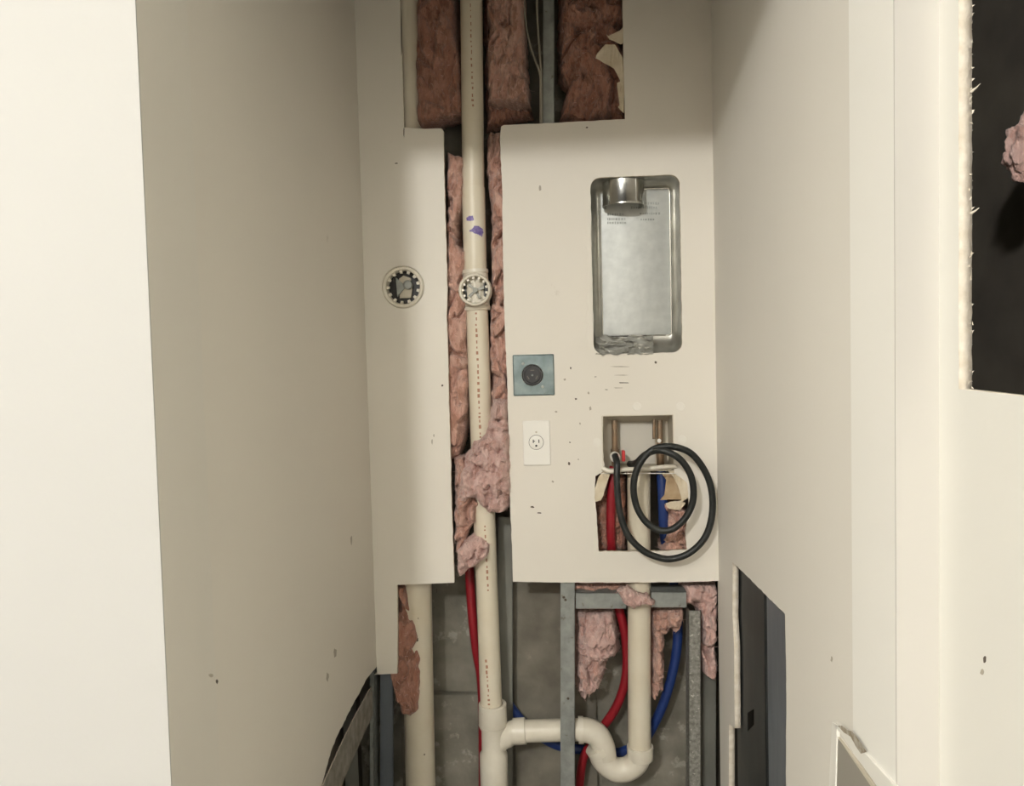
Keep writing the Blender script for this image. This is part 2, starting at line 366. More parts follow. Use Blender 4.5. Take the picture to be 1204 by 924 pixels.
# frayed paper along the hall hole
fr = bmesh.new(); r = random.Random(9)
for k in range(220):
    z = r.uniform(hz, 2.1); y = hy+r.uniform(-.001, .003); x = XH+T-r.uniform(0, .003); s = r.uniform(.0006, .0022)
    a = Vector((x, y, z)); tip = a+Vector((r.uniform(0, .003), -r.uniform(.0003, .0022), r.uniform(-.003, .003)))
    add(fr, [a+Vector((0, 0, s)), a-Vector((0, 0, s)), a+Vector((.0015, .002, 0)), tip], [(0, 1, 3), (1, 2, 3), (2, 0, 3), (0, 2, 1)])
for z, l in ((1.87, .012), (1.555, .010), (1.43, .008), (1.66, .007)):
    a = Vector((XH+T-.001, hy, z)); tube(fr, [a, a+Vector((.002, -l*.5, l*.2)), a+Vector((.004, -l, l*.5))], [.0016, .001, .0003], 6)
mk('frayed_paper', fr, GYPSUM, wh, kind='stuff')

# ------------------------------------------------------------------ insulation
def pdist(P, x, z):
    inside = False; best = 1e9; n = len(P)
    for i in range(n):
        ax, az = P[i]; bx, bz = P[(i+1) % n]
        if (az > z) != (bz > z) and x < (bx-ax)*(z-az)/(bz-az)+ax: inside = not inside
        dx, dz = bx-ax, bz-az; t = max(0, min(1, ((x-ax)*dx+(z-az)*dz)/(dx*dx+dz*dz+1e-12)))
        d = math.hypot(x-ax-t*dx, z-az-t*dz)
        if d < best: best = d
    return best if inside else -best
def fluff(name, poly, Yf, Yb, m, label, res=.0022, amp=.012, freq=28, soft=.016, seed=0, group=None, warp=.004, tuft=1.0, vs_=1.0, lobes=0, lsize=.03, lel=1.6, ldepth=.02, fuzz=0):
    P = [tuple(w2(x, y, Yf)) for x, y in poly]
    x0 = min(p[0] for p in P)-.006; x1 = max(p[0] for p in P)+.006; z0 = min(p[1] for p in P)-.006; z1 = max(p[1] for p in P)+.006
    nx = int((x1-x0)/res)+1; nz = int((z1-z0)/res)+1; off = Vector((seed*3.7, seed*1.3, seed*2.1)); bm = bmesh.new()
    V = {}; D = {}; rl = random.Random(seed*17+3); LB = []
    while len(LB) < lobes:
        lx, lz = rl.uniform(x0, x1), rl.uniform(z0, z1)
        if pdist(P, lx, lz) > -.004:
            an = rl.gauss(PI/2, .55); R_ = lsize*rl.uniform(.6, 1.4); LB.append((lx, lz, math.cos(an), math.sin(an), R_*lel, R_/lel**.5, rl.uniform(-.45, .3)))
    for i in range(nx+1):
        for k in range(nz+1):
            x = x0+i*res; z = z0+k*res
            q = Vector((x, 0, z))+off
            wv = noise.noise_vector(q*45)*warp
            d = pdist(P, x+wv.x, z+wv.z)
            if d < 0: continue
            dom = noise.noise_vector(q*14)*.03+noise.noise_vector(q*40)*.008
            qq = q+dom; qs = Vector((qq.x, qq.y, qq.z*vs_))
            rd = 1-abs(noise.noise(qs*freq))*2.0            # ridged folds
            rd2 = 1-abs(noise.noise(qs*freq*2.3+Vector((5, 2, 1))))*2
            rd3 = noise.noise(qs*freq*7)
            h = (Yb-Yf)*(1-math.exp(-d/soft*1.6))
            rd0 = noise.noise(qs*freq*.45+Vector((9, 4, 2)))
            tt = (noise.noise(qs*freq*.8+Vector((1, 7, 3)))+.35*noise.noise(qs*freq*2.6))*2.6; fl_ = math.floor(tt); ff = tt-fl_
            rd0 += (fl_+min(1, ff*5))*.42
            y = Yb-h-amp*(rd*.75+rd2*.4*tuft+rd3*.2*tuft+rd0*.6)*min(1, d/soft*1.2+.15) + amp*.6
            if LB:
                best = -.75
                for lx, lz, ca, sa, ra, rb, of in LB:
                    ex, ez = x+dom.x*.5-lx, z+dom.z*.5-lz; u = (ex*ca+ez*sa)/ra; v = (-ex*sa+ez*ca)/rb; rr2 = u*u+v*v
                    if rr2 < 1: best = max(best, of+math.sqrt(1-rr2)-.3)
                y -= best*ldepth*min(1, d/soft+.1)
            if Yf > .01: y = max(y, T+.0015+noise.noise(q*90)*.001)
            jx = noise.noise_vector(qs*freq*1.7)*res*1.4
            V[i, k] = bm.verts.new((x+jx.x, y, z+jx.z)); D[i, k] = d
    bk = {}
    for (i, k), v in V.items():
        if all((i+a, k+b) in V for a, b in ((1, 0), (0, 1), (1, 1))):
            bm.faces.new((v, V[i+1, k], V[i+1, k+1], V[i, k+1]))
    for v in [v for v in bm.verts if not v.link_faces]: bm.verts.remove(v)
    be = [e for e in bm.edges if len(e.link_faces) == 1]
    ret = bmesh.ops.extrude_edge_only(bm, edges=be)
    nv = [g for g in ret['geom'] if isinstance(g, bmesh.types.BMVert)]
    for v in nv: v.co.y = Yb+.004
    bmesh.ops.holes_fill(bm, edges=[e for e in bm.edges if len(e.link_faces) == 1], sides=0)
    src = [v.co.copy() for v in rl.sample(list(bm.verts), min(fuzz, len(bm.verts)))] if fuzz else []
    o = mk(name, bm, m, smooth=True, ang=180); tag(o, label, 'insulation', group)
    if src:
        fb = bmesh.new()
        for p in src:
            if p.y > Yb-.002: continue
            d1 = Vector((rl.gauss(0, 1), rl.gauss(-.5, .5), rl.gauss(0, 1))).normalized(); l = rl.uniform(.006, .016)
            d2 = (d1+Vector((rl.gauss(0, .6), rl.gauss(0, .3), rl.gauss(-.3, .6)))).normalized()
            tube(fb, [p, p+d1*l*.5, p+d1*l*.5+d2*l*.5], [.00045, .0004, .0002], 3, False)
        mk('loose_fibres', fb, FIBRE, o, kind='stuff')
    return o
I = 'insulation_batt'
fluff(I, [(486, -60), (534, -60), (537, 20), (543, 80), (545, 132), (515, 142), (495, 150), (484, 146)], .028, .11, PINKB,
      'brownish pink insulation batt between the wide pipe and the narrow pipe in the top opening', seed=1, amp=.009, freq=14, vs_=.35, soft=.01, lobes=26, lsize=.022, lel=3, ldepth=.010, fuzz=60)
fluff(I, [(571, -60), (616, -60), (618, 10), (620, 60), (624, 120), (600, 122), (570, 118)], .022, .10, PINKM,
      'folded insulation batt just right of the narrow pipe in the top opening, bottom torn open', seed=2, amp=.016, freq=16, vs_=.3, soft=.008, lobes=24, lsize=.018, lel=3.4, ldepth=.016, fuzz=60)
fluff(I, [(566, -60), (580, -60), (578, 60), (580, 118), (625, 122), (627, 134), (600, 142), (568, 152)], .08, .13, PINKB,
      'dark brown insulation lying behind the torn batt right of the narrow pipe', seed=3, amp=.01, vs_=.5)
fluff(I, [(656, -60), (738, -60), (740, 145), (654, 143), (664, 100), (655, 86)], .045, .12, PINKB,
      'wide reddish insulation batt right of the grey stud in the top opening', seed=4, amp=.022, freq=15, vs_=.5, soft=.012, lobes=46, lsize=.022, lel=2.4, ldepth=.020, fuzz=120)
fluff(I, [(522, 172), (546, 182), (549, 195), (545, 240), (540, 262), (538, 285), (549, 292), (551, 345), (552, 400), (552, 470), (548, 505), (540, 540), (520, 548)], .022, .10, PINKM,
      'long pink insulation strip left of the narrow pipe beside the left panel edge', seed=5, amp=.014, freq=18, vs_=.6, soft=.01, lobes=60, lsize=.018, lel=2.2, ldepth=.018, fuzz=90)
fluff(I, [(570, 150), (604, 149), (606, 300), (610, 500), (606, 520), (574, 520), (572, 400), (575, 345), (574, 240), (569, 200)], .030, .10, PINKM,
      'long pink insulation strip between the narrow pipe and the right panel edge', seed=6, amp=.022, freq=20, vs_=.6, soft=.012, lobes=60, lsize=.018, lel=2.2, ldepth=.020, fuzz=90)
fluff(I, [(534, 590), (537, 562), (543, 540), (556, 520), (568, 512), (573, 492), (578, 470), (597, 468), (600, 510), (601, 560), (601, 598), (592, 606), (575, 606), (560, 596), (552, 588), (548, 597), (537, 604)], -.018, .03, PINK,
      'torn pink insulation clump wrapped in front of the narrow pipe at panel height', seed=7, amp=.022, freq=22, soft=.012, lobes=70, lsize=.018, lel=1.5, ldepth=.022, fuzz=260)
fluff(I, [(531, 540), (545, 535), (553, 575), (565, 592), (560, 612), (550, 628), (545, 645), (532, 655)], .006, .06, PINKM,
      'folded tan pink insulation between the clump and the left panel edge', seed=8, amp=.018, freq=18, soft=.01, lobes=26, lsize=.014, lel=2, ldepth=.018, fuzz=80)
fluff(I, [(534, 648), (545, 637), (556, 631), (568, 634), (577, 644), (573, 656), (562, 668), (550, 673), (543, 680), (536, 682)], -.012, .04, PINK,
      'small pink insulation tuft hanging over the narrow pipe at the left panel corner', seed=9, amp=.016, freq=24, soft=.01, lobes=22, lsize=.013, lel=1.4, ldepth=.014, fuzz=120)
fluff(I, [(463, 688), (478, 688), (484, 720), (492, 745), (496, 790), (494, 835), (484, 850), (476, 846), (470, 850), (462, 820), (456, 792)], .018, .08, PINKB,
      'orange brown insulation left of the wide pipe below the left panel', seed=10, amp=.014, freq=14, vs_=.5, soft=.01, lobes=26, lsize=.02, lel=2, ldepth=.014, fuzz=60)
fluff(I, [(673, 716), (700, 717), (722, 716), (729, 740), (732, 776), (728, 782), (718, 778), (714, 800), (710, 808), (700, 822), (683, 834), (677, 818), (674, 790)], .056, .13, PINK,
      'large pale pink insulation mass hanging between the stud and the drain below the right panel', seed=11, amp=.034, freq=19, soft=.02, lobes=75, lsize=.018, lel=1.5, ldepth=.032, fuzz=260)
fluff(I, [(765, 718), (806, 710), (806, 735), (798, 748), (786, 750), (784, 790), (783, 812), (773, 824), (764, 826)], .055, .13, PINKM,
      'pink insulation right of the washer drain behind the blue tube', seed=12, amp=.028, freq=20, soft=.014, lobes=40, lsize=.017, lel=1.5, ldepth=.030, fuzz=140)
fluff(I, [(800, 690), (806, 684), (847, 684), (847, 800), (838, 804), (826, 797), (822, 770), (826, 745), (820, 722), (806, 720), (798, 712)], .045, .11, PINK,
      'pink insulation tucked in the bottom right corner under the panel', seed=13, amp=.024, freq=17, soft=.014, lobes=44, lsize=.017, lel=1.5, ldepth=.028, fuzz=140)
fluff(I, [(725, 696), (738, 690), (750, 700), (764, 700), (772, 712), (757, 714), (745, 720), (734, 712)], -.018, .01, PINK,
      'thin pink wisp of insulation stuck across the washer drain and the steel rail', seed=14, amp=.012, freq=30, soft=.006, fuzz=80)
fluff(I, [(672, 687), (742, 687), (740, 698), (672, 699)], .03, .09, PINKM,
      'tan insulation edge peeking between the right panel and the steel rail', seed=15, amp=.012, freq=20, soft=.008)
fluff(I, [(698, 556), (738, 556), (740, 652), (700, 652)], .055, .12, PINKB,
      'dark reddish insulation behind the red tube in the washer cutout', seed=16, amp=.02, freq=18, soft=.01)
fluff(I, [(779, 592), (808, 590), (812, 652), (776, 652), (784, 620)], .025, .09, PINKM,
      'small pink insulation wad at the right of the washer cutout', seed=17, amp=.03, freq=26, soft=.01, lobes=20, lsize=.014, lel=1.3, ldepth=.026, fuzz=60)
# scrap seen in the hall hole
q = S(1213, 174, .62)
hb = bmesh.new(); bmesh.ops.create_icosphere(hb, subdivisions=5, radius=1)
for v in hb.verts:
    n_ = noise.noise(v.co*2.2)*.3+noise.noise(v.co*6)*.14
    v.co = Vector((v.co.x*.03, v.co.y*.022, v.co.z*.045))*(1+n_)+q
tag(mk(I, hb, PINK, smooth=True, ang=180), 'scrap of pink insulation inside the torn hole at the right edge', 'insulation')

# ------------------------------------------------------------------ pipes
def vpipe(bm, px0, py0, px1, py1, Y, r, seg=36):
    tube(bm, [W(px0, py0, Y), W(px1, py1, Y)], r, seg); return bm
def print_marks(parent, a, b, r, seed, m=PRINT, n=40, skip=None, side=0.0, gap=(.004, .010)):
    """row of tiny printed characters running along a pipe (illegible in the photograph)"""
    rr = random.Random(seed); bm = bmesh.new(); a = Vector(a); b = Vector(b); t = (b-a).normalized(); L = (b-a).length
    view = (CAM-a); view = (view-t*view.dot(t)).normalized(); sd = t.cross(view).normalized()
    s = 0
    while s < L:
        l = rr.uniform(.003, .010); wd = rr.uniform(.0014, .0030); c = a+t*s
        o1 = side+rr.uniform(-.0008, .0008)
        vv = []
        for ds, dw in ((0, -wd), (l, -wd), (l, wd), (0, wd)):
            off = o1+dw; k = math.sqrt(max(r*r-off*off, 0))
            vv.append(c+t*ds+sd*off+view*(k+.00035))
        add(bm, vv, [(0, 1, 2, 3)])
        s += l+rr.uniform(*gap)
    return mk('printed_lettering', bm, m, parent, kind='stuff')
def cleanout(parent, c, r, wing=True, seed=0, plug_tilt=0):
    """open toothed cleanout mouth facing the room; c = centre of the mouth"""
    a = Vector((0, 1, 0)); bm = bmesh.new()
    lathe(bm, c, a, [(r, .002), (r, .040), (r*.80, .040), (r*.80, .004), (r*.84, 0), (r*.95, -.0015)], 48)
    mk('cleanout_ring', bm, PVCW, parent, smooth=True)
    bm = bmesh.new(); n = 13
    for k in range(n):
        a0 = 2*PI*(k+.5)/n; hw = PI/n*.40
        pr = []
        for rad, ang in ((r*.82, a0-hw*1.1), (r*.82, a0+hw*1.1), (r*.66, a0+hw*.9), (r*.66, a0-hw*.9)):
            pr.append(Vector((c.x+rad*math.cos(ang), c.y+.005, c.z+rad*math.sin(ang))))
        hexa(bm, pr, [p+Vector((0, .006, 0)) for p in pr])
    mk('toothed_rim', bm, PVCW, parent)
    bm = bmesh.new(); pz = [(-.26, -.5), (.30, -.5), (.36, -.1), (.30, .46), (-.05, .58), (-.26, .44)]
    f_ = [bm.verts.new(c+Vector((x*r, .022, z*r))) for x, z in pz]; g_ = [bm.verts.new(c+Vector((x*r, .030, z*r))) for x, z in pz]
    bm.faces.new(f_); bm.faces.new(g_[::-1])
    for q_ in range(6): bm.faces.new((f_[q_], g_[q_], g_[(q_+1) % 6], f_[(q_+1) % 6]))
    mk('inner_plug', bm, PLAST, parent, bevel=.001)
    bm = bmesh.new(); lathe(bm, c, a, [(r*.80, .030), (r*.80, .034), (0, .034), (0, .030)], 32); mk('throat_shade', bm, BLACK, parent)  # black disc stands in for the shade inside the mouth
    if wing:
        bm = bmesh.new()
        hexa(bm, [c+Vector((x*r, .016, z*r)) for x, z in ((-.35, -.45), (.0, -.05), (.0, .12), (-.4, .5))], [c+Vector((x*r, .028, z*r)) for x, z in ((-.35, -.45), (.0, -.05), (.0, .12), (-.4, .5))])
        lathe(bm, c+Vector((.18*r, 0, .12*r)), a, [(r*.22, .012), (r*.22, .028), (0, .028), (0, .010), (r*.12, .010)], 20)
        hexa(bm, [c+Vector((x*r, .018, z*r)) for x, z in ((-.28, -.05), (.3, -.02), (.3, .06), (-.28, .1))], [c+Vector((x*r, .028, z*r)) for x, z in ((-.28, -.05), (.3, -.02), (.3, .06), (-.28, .1))])
        mk('wing_nut', bm, GALV, parent, bevel=.001)
    else:
        bm = bmesh.new()
        lathe(bm, c, a, [(r*.16, .010), (r*.16, .028), (0, .028), (0, .010)], 18)
        for ang in (.3, 2.4, 3.9, 5.2):
            d = Vector((math.cos(ang), 0, math.sin(ang))); p = Vector((-math.sin(ang), 0, math.cos(ang)))
            q4 = [c+Vector((0, .018, 0))+d*r*u+p*r*v for u, v in ((.1, -.06), (.55, -.09), (.55, .09), (.1, .06))]
            hexa(bm, q4, [x+Vector((0, .010, 0)) for x in q4])
        mk('test_plug_knob', bm, GALVD, parent)
# wide soil stack on the left
YS = .068; RS = .0395
st = empty('soil_pipe', W(500, 1500, YS), 'wide cream plastic pipe rising behind the left panel with its round cleanout', 'pipe')
mk('pipe', tube(bmesh.new(), [W(499, 1150, YS), W(475, -60, YS)], RS, 40), PVC, st, smooth=True)
cc = Vector((cleanc.x, -.004, cleanc.y))
mk('cleanout_arm', lathe(bmesh.new(), cc, (0, 1, 0), [(.048, .04), (.048, .075), (.040, .075), (.040, .04)], 32), PVCW, st, smooth=True)
cleanout(st, cc, .0525, True)
# scratches on the wide pipe
bm = bmesh.new()
for x, y, a_, b_ in ((491, 752, 3.4, 4), (508, 720, 1.4, 1.6), (492, 727, 1.2, 1.6), (499, 888, 2, 2), (511, 700, 1, 5)):
    c = W(x, y, YS-RS); c.y = 0
    ax = W(499, 1150, YS); t_ = (c.z-ax.z)/(W(475, -60, YS).z-ax.z); xc = ax.x+(W(475, -60, YS).x-ax.x)*t_
    rx = a_*.001; rz = b_*.0013; vv = []
    xo = W(x, y, YS-RS*.9).x-xc
    for k in range(8):
        ox = xo+rx*math.cos(k*PI/4)*(.7+.3*(k % 2)); oz = rz*math.sin(k*PI/4)
        vv.append(Vector((xc+ox, YS-math.sqrt(max(RS**2-ox**2, 1e-6))-.0006, c.z+oz)))
    bm = bmesh.new(); add(bm, vv, [tuple(range(8))]); mk('gouge', bm, DARKM, st)

# narrow stack, wye, branch, trap and washer drain: all glued together
YP = .042; RP = .0292
pa, pb, pc = W(553.5, -60, YP), W(559, 340, YP), W(578, 838, YP)
dr = empty('drain_pipe', W(582, 1400, YP), 'narrow cream plastic stack in the gap, joined by wye and trap to the washer drain', 'pipe')
mk('upper_pipe', tube(bmesh.new(), [pa, W(556.5, 222, YP)], RP*.95, 40), PVC, dr, smooth=True)
mk('marked_pipe', tube(bmesh.new(), [W(556.5, 221, YP), W(559, 322, YP)], RP, 40), PVC, dr, smooth=True)
mk('lower_pipe', tube(bmesh.new(), [W(560.5, 358, YP), pc+(pc-pb)*.02], RP*.97, 40), PVC, dr, smooth=True)
tb = bmesh.new(); a_, b_ = W(558.5, 317, YP), W(561.5, 365, YP); d_ = (b_-a_).normalized(); L_ = (b_-a_).length
lathe(tb, a_, d_, [(RP-.001, 0), (RP+.004, .0005), (RP+.0045, .003), (RP+.0045, .009), (RP+.003, .011), (RP+.003, L_-.011), (RP+.0045, L_-.009), (RP+.0045, L_-.002), (RP+.003, L_), (RP-.001, L_)], 40, False)
mk('tee_fitting', tb, PVCW, dr, smooth=True)
ct = W(558, 340.5, -.012)
mk('tee_neck', lathe(bmesh.new(), ct, (0, 1, 0), [(.036, .03), (.034, .06), (.028, .06), (.028, .03)], 32), PVCW, dr, smooth=True)
cleanout(dr, ct, .0405, False)
print_marks(dr, W(560, 368, YP), W(567, 560, YP), RP, 3, gap=(.004, .010), side=.001)
print_marks(dr, W(568, 615, YP), W(572, 690, YP), RP, 4, gap=(.004, .012), side=-.004)
print_marks(dr, W(573, 770, YP), W(577, 830, YP), RP, 5, gap=(.003, .008), side=.004)
print_marks(dr, W(553, 10, YP), W(555, 130, YP), RP*.95, 6, gap=(.005, .012), side=-.002)
# purple primer dabs
def dab(cx, cy, pts):
    bm = bmesh.new()
    t_ = (cy-222)/(322-222); axx = W(556.5, 221, YP).x*(1-t_)+W(559, 322, YP).x*t_
    pl_ = [tuple(w2(x, y, YP-RP)) for x, y in pts]; st_ = .0007
    xs = [p[0] for p in pl_]; zs = [p[1] for p in pl_]
    for i in range(int((max(xs)-min(xs))/st_)+1):
        for k in range(int((max(zs)-min(zs))/st_)+1):
            x, z = min(xs)+i*st_, min(zs)+k*st_
            if pdist(pl_, x, z)+noise.noise(Vector((x, 0, z))*400)*.0012 < 0: continue
            vv = []
            for a, b in ((0, 0), (1, 0), (1, 1), (0, 1)):
                ox = max(-RP*.98, min(RP*.98, x+a*st_-axx)); vv.append(Vector((axx+ox, YP-math.sqrt(RP**2-ox**2)-.0005, z+b*st_)))
            add(bm, vv, [(0, 1, 2, 3)])
    bmesh.ops.remove_doubles(bm, verts=bm.verts, dist=1e-5)
    mk('primer_stain', bm, PURPLE, dr)
dab(552, 257, [(548, 256), (551, 254), (556, 254), (557, 259), (553, 260), (548, 259)])
dab(560, 270, [(552, 271), (556, 268), (558, 265.5), (563, 266), (567, 269), (567.5, 273), (566, 278), (563, 276), (558, 274.5), (555, 273), (551, 272)])
# wye at the bottom of the narrow stack
w0 = W(579, 826, YP); w1 = W(583, 1000, YP); d_ = (w1-w0).normalized()
def along(px): return (W(580, px, YP)-w0).length
wy = bmesh.new(); R2 = RP+.007
lathe(wy, w0, d_, [(RP-.002, .002), (R2-.002, .001), (R2, .003), (R2+.001, along(852)), (RP+.0015, along(858)), (RP+.0015, along(882)), (R2, along(886)), (R2+.0005, along(900)), (R2, along(925)), (RP-.002, along(926))], 40, False)
mk('wye_fitting', wy, PVCW, dr, smooth=True)
mk('glue_bead', lathe(bmesh.new(), w0+d_*along(851), d_, [(R2+.0003, 0), (R2+.0016, .001), (R2+.0003, .0022)], 32), PLAST, dr)
mk('stack_foot', tube(bmesh.new(), [W(582.5, 918, YP), W(584, 1150, YP)], RP, 32), PVC, dr, smooth=True)
mk('wye_branch', tube(bmesh.new(), smooth_path([W(586, 874, YP), W(594, 868, YP), W(602, 861, YP), W(612, 859, YP)], 4), [.024]*4+[.027]*4+[.0285]*4+[.0285], 28), PVCW, dr, smooth=True)
mk('branch_socket', tube(bmesh.new(), [W(604, 860, YP), W(618, 859, YP)], RP+.0035, 32), PVCW, dr, smooth=True)
YT = .05
mk('branch_pipe', tube(bmesh.new(), [W(612, 859.5, YP), W(690, 857.5, YT)], RP-.0015, 32), PVCW, dr, smooth=True)
el = smooth_path([W(681, 858, YT), W(691, 858.5, YT), W(702, 864, YT), W(709, 877, YT), W(711, 890, YT)], 5)
mk('elbow', tube(bmesh.new(), el, .0305, 32), PVCW, dr, smooth=True)
mk('elbow_socket', tube(bmesh.new(), [W(680, 858, YT), W(686, 858, YT)], .0335, 32), PVCW, dr, smooth=True)
mk('elbow_collar', tube(bmesh.new(), [W(702, 876, YT), W(707, 884, YT)], .034, 32), PVCW, dr, smooth=True)
tr = smooth_path([W(704, 880, YT), W(709, 893, YT), W(722, 904, YT), W(737, 904, YT), W(749, 895, YT), W(753, 880, YT)], 6)
mk('trap_bend', tube(bmesh.new(), tr, .030, 32), PVCW, dr, smooth=True)
mk('trap_collar', lathe(bmesh.new(), W(752.5, 878, YT), (0, 0, -1), [(.029, -.004), (.0335, -.003), (.034, .002), (.033, .03), (.029, .034)], 36, False), PVCW, dr, smooth=True)
sp0, sp1 = W(751, 549, YT), W(752, 880, YT)
mk('standpipe', tube(bmesh.new(), [sp0, sp1], RP, 40), PVC, dr, smooth=True)

# ------------------------------------------------------------------ water tubes
def wt(pts, m, r, name, label):
    P = smooth_path([W(*p) for p in pts], 8); bm = tube(bmesh.new(), P, r, 16)
    tag(mk(name, bm, m, smooth=True, ang=180), label, 'tube'); return bm
wt([(551, 655, .11), (553, 690, .105), (556, 730, .10), (561, 770, .10), (566, 800, .11), (568, 860, .12), (568, 960, .12)], RED, .0125, 'water_tube',
   'dark red water tube beside the narrow stack below the left panel')
wt([(722, 548, .045), (719, 580, .04), (718, 620, .045), (720, 660, .075), (724, 700, .095), (734, 740, .10), (737, 775, .10), (734, 805, .10), (724, 832, .11), (708, 856, .115), (694, 876, .112), (684, 900, .112), (680, 960, .125), (680, 1050, .12)], RED, .0118, 'water_tube',
   'bright red water tube running from the washer box down behind the washer drain')
wt([(777, 548, .05), (779, 580, .045), (781, 625, .05), (788, 665, .09), (795, 700, .115), (797, 740, .105), (794, 775, .10), (784, 815, .10), (772, 845, .105), (755, 872, .115), (725, 885, .13), (690, 882, .146), (655, 876, .146), (625, 858, .135), (600, 830, .14), (588, 800, .14)], BLUE, .0125, 'water_tube',
   'blue water tube curving from the washer box down around the drain trap')

# ------------------------------------------------------------------ studs
def cstud(name, label, px_l, px_r, py0, py1, Yf, depth, m, lip=.008, t=.0012, pyref=None, open_side=1, gap=None, screws=()):
    """galvanised C section standing upright, flange to the room"""
    e = W((px_l+px_r)/2, py1, Yf)
    o = empty(name, e, label, 'stud', 'steel studs')
    a0, a1 = W(px_l[0] if isinstance(px_l, tuple) else px_l, py0, Yf), W(px_l, py1, Yf)
    b0, b1 = W(px_r, py0, Yf), W(px_r, py1, Yf)
    dy = Vector((0, t, 0))
    mk('flange', hexa(bmesh.new(), [a0, b0, b1, a1], [p+dy for p in (a0, b0, b1, a1)]), m, o)
    D = Vector((0, depth, 0)); tx = Vector((t, 0, 0))
    s0, s1, sg = (a0, a1, 1) if open_side > 0 else (b0, b1, -1)
    cuts = [(s0, s1)] if not gap else [(s0, s0.lerp(s1, (gap[0]-py0)/(py1-py0))), (s0.lerp(s1, (gap[1]-py0)/(py1-py0)), s1)]
    for u_, v_ in cuts:
        mk('web', hexa(bmesh.new(), [u_, u_+tx*sg, v_+tx*sg, v_], [p+D for p in (u_, u_+tx*sg, v_+tx*sg, v_)]), m, o)
    q0, q1 = (b0, b1) if open_side > 0 else (a0, a1); lp = Vector((0, lip, 0))
    mk('lip', hexa(bmesh.new(), [q0, q0-tx*sg, q1-tx*sg, q1], [p+lp for p in (q0, q0-tx*sg, q1-tx*sg, q1)]), m, o)
    for x, y in screws:
        mk('screw', lathe(bmesh.new(), W(x, y, Yf), (0, -1, 0), [(.0028, 0), (.0034, .0008), (.002, .0018), (0, .0018), (0, 0)], 12), DARKM, o)
    return o
Y1 = T+.0012
cstud('steel_stud', 'grey green steel stud standing in the top opening right of the cables', 638.5, 652, -60, 160, Y1+.01, .07, GALV, screws=())
cstud('steel_stud', 'grey steel stud below the right panel left end, crossing the branch drain', 659, 676, 684, 1000, Y1, .06, GALV, gap=(828, 890), lip=.003, screws=((665, 705), (668, 821), (663, 702)))
cstud('steel_stud', 'dusty speckled steel stud right of the blue tube under the panel', 810, 824, 718, 1000, .03, .05, SPECK)
cstud('steel_stud', 'dark steel stud behind the right side of the narrow stack on the concrete', 585, 603, 608, 1000, .12, .04, GALVD)
cstud('steel_stud', 'steel stud in the corner below the left panel, left of the wide pipe', 447, 462, 770, 1000, .02, .05, BLUES)
cstud('steel_stud', 'narrow steel stud edge in the left corner beside the cut side wall', 434.5, 440, 770, 1000, .003, .05, GALV, open_side=-1)
cstud('steel_stud', 'shaded steel stud in the far right corner below the panel', 826, 842, 690, 1000, .105, .05, GALVD)
# horizontal rail under the right panel, notched around the washer drain
rl = empty('steel_rail', W(740, 706, Y1), 'horizontal steel rail just under the right panel notched around the washer drain', 'rail')
for x0, x1, ya, yb in ((677, 736, 697, 715.5), (766, 807, 696, 714)):
    f4 = [W(x0, ya, Y1+.001), W(x1, ya, Y1+.001), W(x1, yb, Y1+.001), W(x0, yb, Y1+.001)]
    mk('flange', hexa(bmesh.new(), f4, [p+Vector((0, .0012, 0)) for p in f4]), GALV, rl)
    t4 = [W(x0, ya, Y1+.001), W(x1, ya, Y1+.001)]
    mk('web', hexa(bmesh.new(), [t4[0], t4[1], t4[1]-Vector((0, 0, .0012)), t4[0]-Vector((0, 0, .0012))],
       [p+Vector((0, .06, 0)) for p in (t4[0], t4[1], t4[1]-Vector((0, 0, .0012)), t4[0]-Vector((0, 0, .0012)))]), GALV, rl)
# studs seen in the side slot of the right wall
def sstud(label, pxa, pxb, zt, X, m, notch=None, dep=.08):
    ya = S(pxa, 800, X).y; yb = S(pxb, 800, X).y; y0, y1 = min(ya, yb), max(ya, yb)
    o = empty('steel_stud', (X+.02, (y0+y1)/2, 0), label, 'stud', 'steel studs')
    lp = [Vector((y0, 0)), Vector((y1, 0)), Vector((y1, zt)), Vector((y0, zt))]
    mk('flange', sheet([lp] + ([notch] if notch else []), .0012, 'X', X), m, o)
    mk('web', B(X, X+dep, y0, y0+.0012, 0, zt), m, o); mk('lip', B(X, X+.008, y1-.0012, y1, 0, zt), m, o)
    return o
XS = XR+T+.004
nt = [s2(879, 838, XS), s2(886.5, 833, XS), s2(886.5, 852, XS), s2(879, 860, XS)]
sstud('blue grey steel stud, coloured as shaded, at the deep side of the slot in the right wall', 866, 899.5, 1.6, XS, BLUED, nt)
sstud('blue grey steel stud at the near side of the slot in the right wall', 902.5, 945, 1.6, XS-.002, BLUES)
# track and stud in the left corner hole
o = empty('steel_track', (-.56, -.12, 0), 'steel channel seen inside the cut in the left side wall', 'track')
mk('flange', B(-.585, -.55, -.02, -.0188, 0, 1.1), GALVD, o); mk('web', B(-.585, -.5838, -.02, .05, 0, 1.1), GALVD, o)

# ------------------------------------------------------------------ cables in the top opening
def cable(pts, label, r=.0026, m=CABLE):
    tag(mk('electrical_cable', tube(bmesh.new(), smooth_path([W(*p) for p in pts], 6), r, 10), m, smooth=True, ang=180), label, 'cable', 'cables in the top opening')
cable([(630, -60, .04), (632, 20, .035), (634.5, 60, .03), (636.5, 88, .028), (637, 110, .028), (637, 150, .03)], 'straight thin grey cable left of the stud in the top opening')
cable([(614, -40, .06), (618, 25, .05), (625, 58, .04), (634, 84, .030), (635.5, 100, .03), (635.5, 150, .035)], 'slanting thin grey cable meeting the straight one left of the stud')

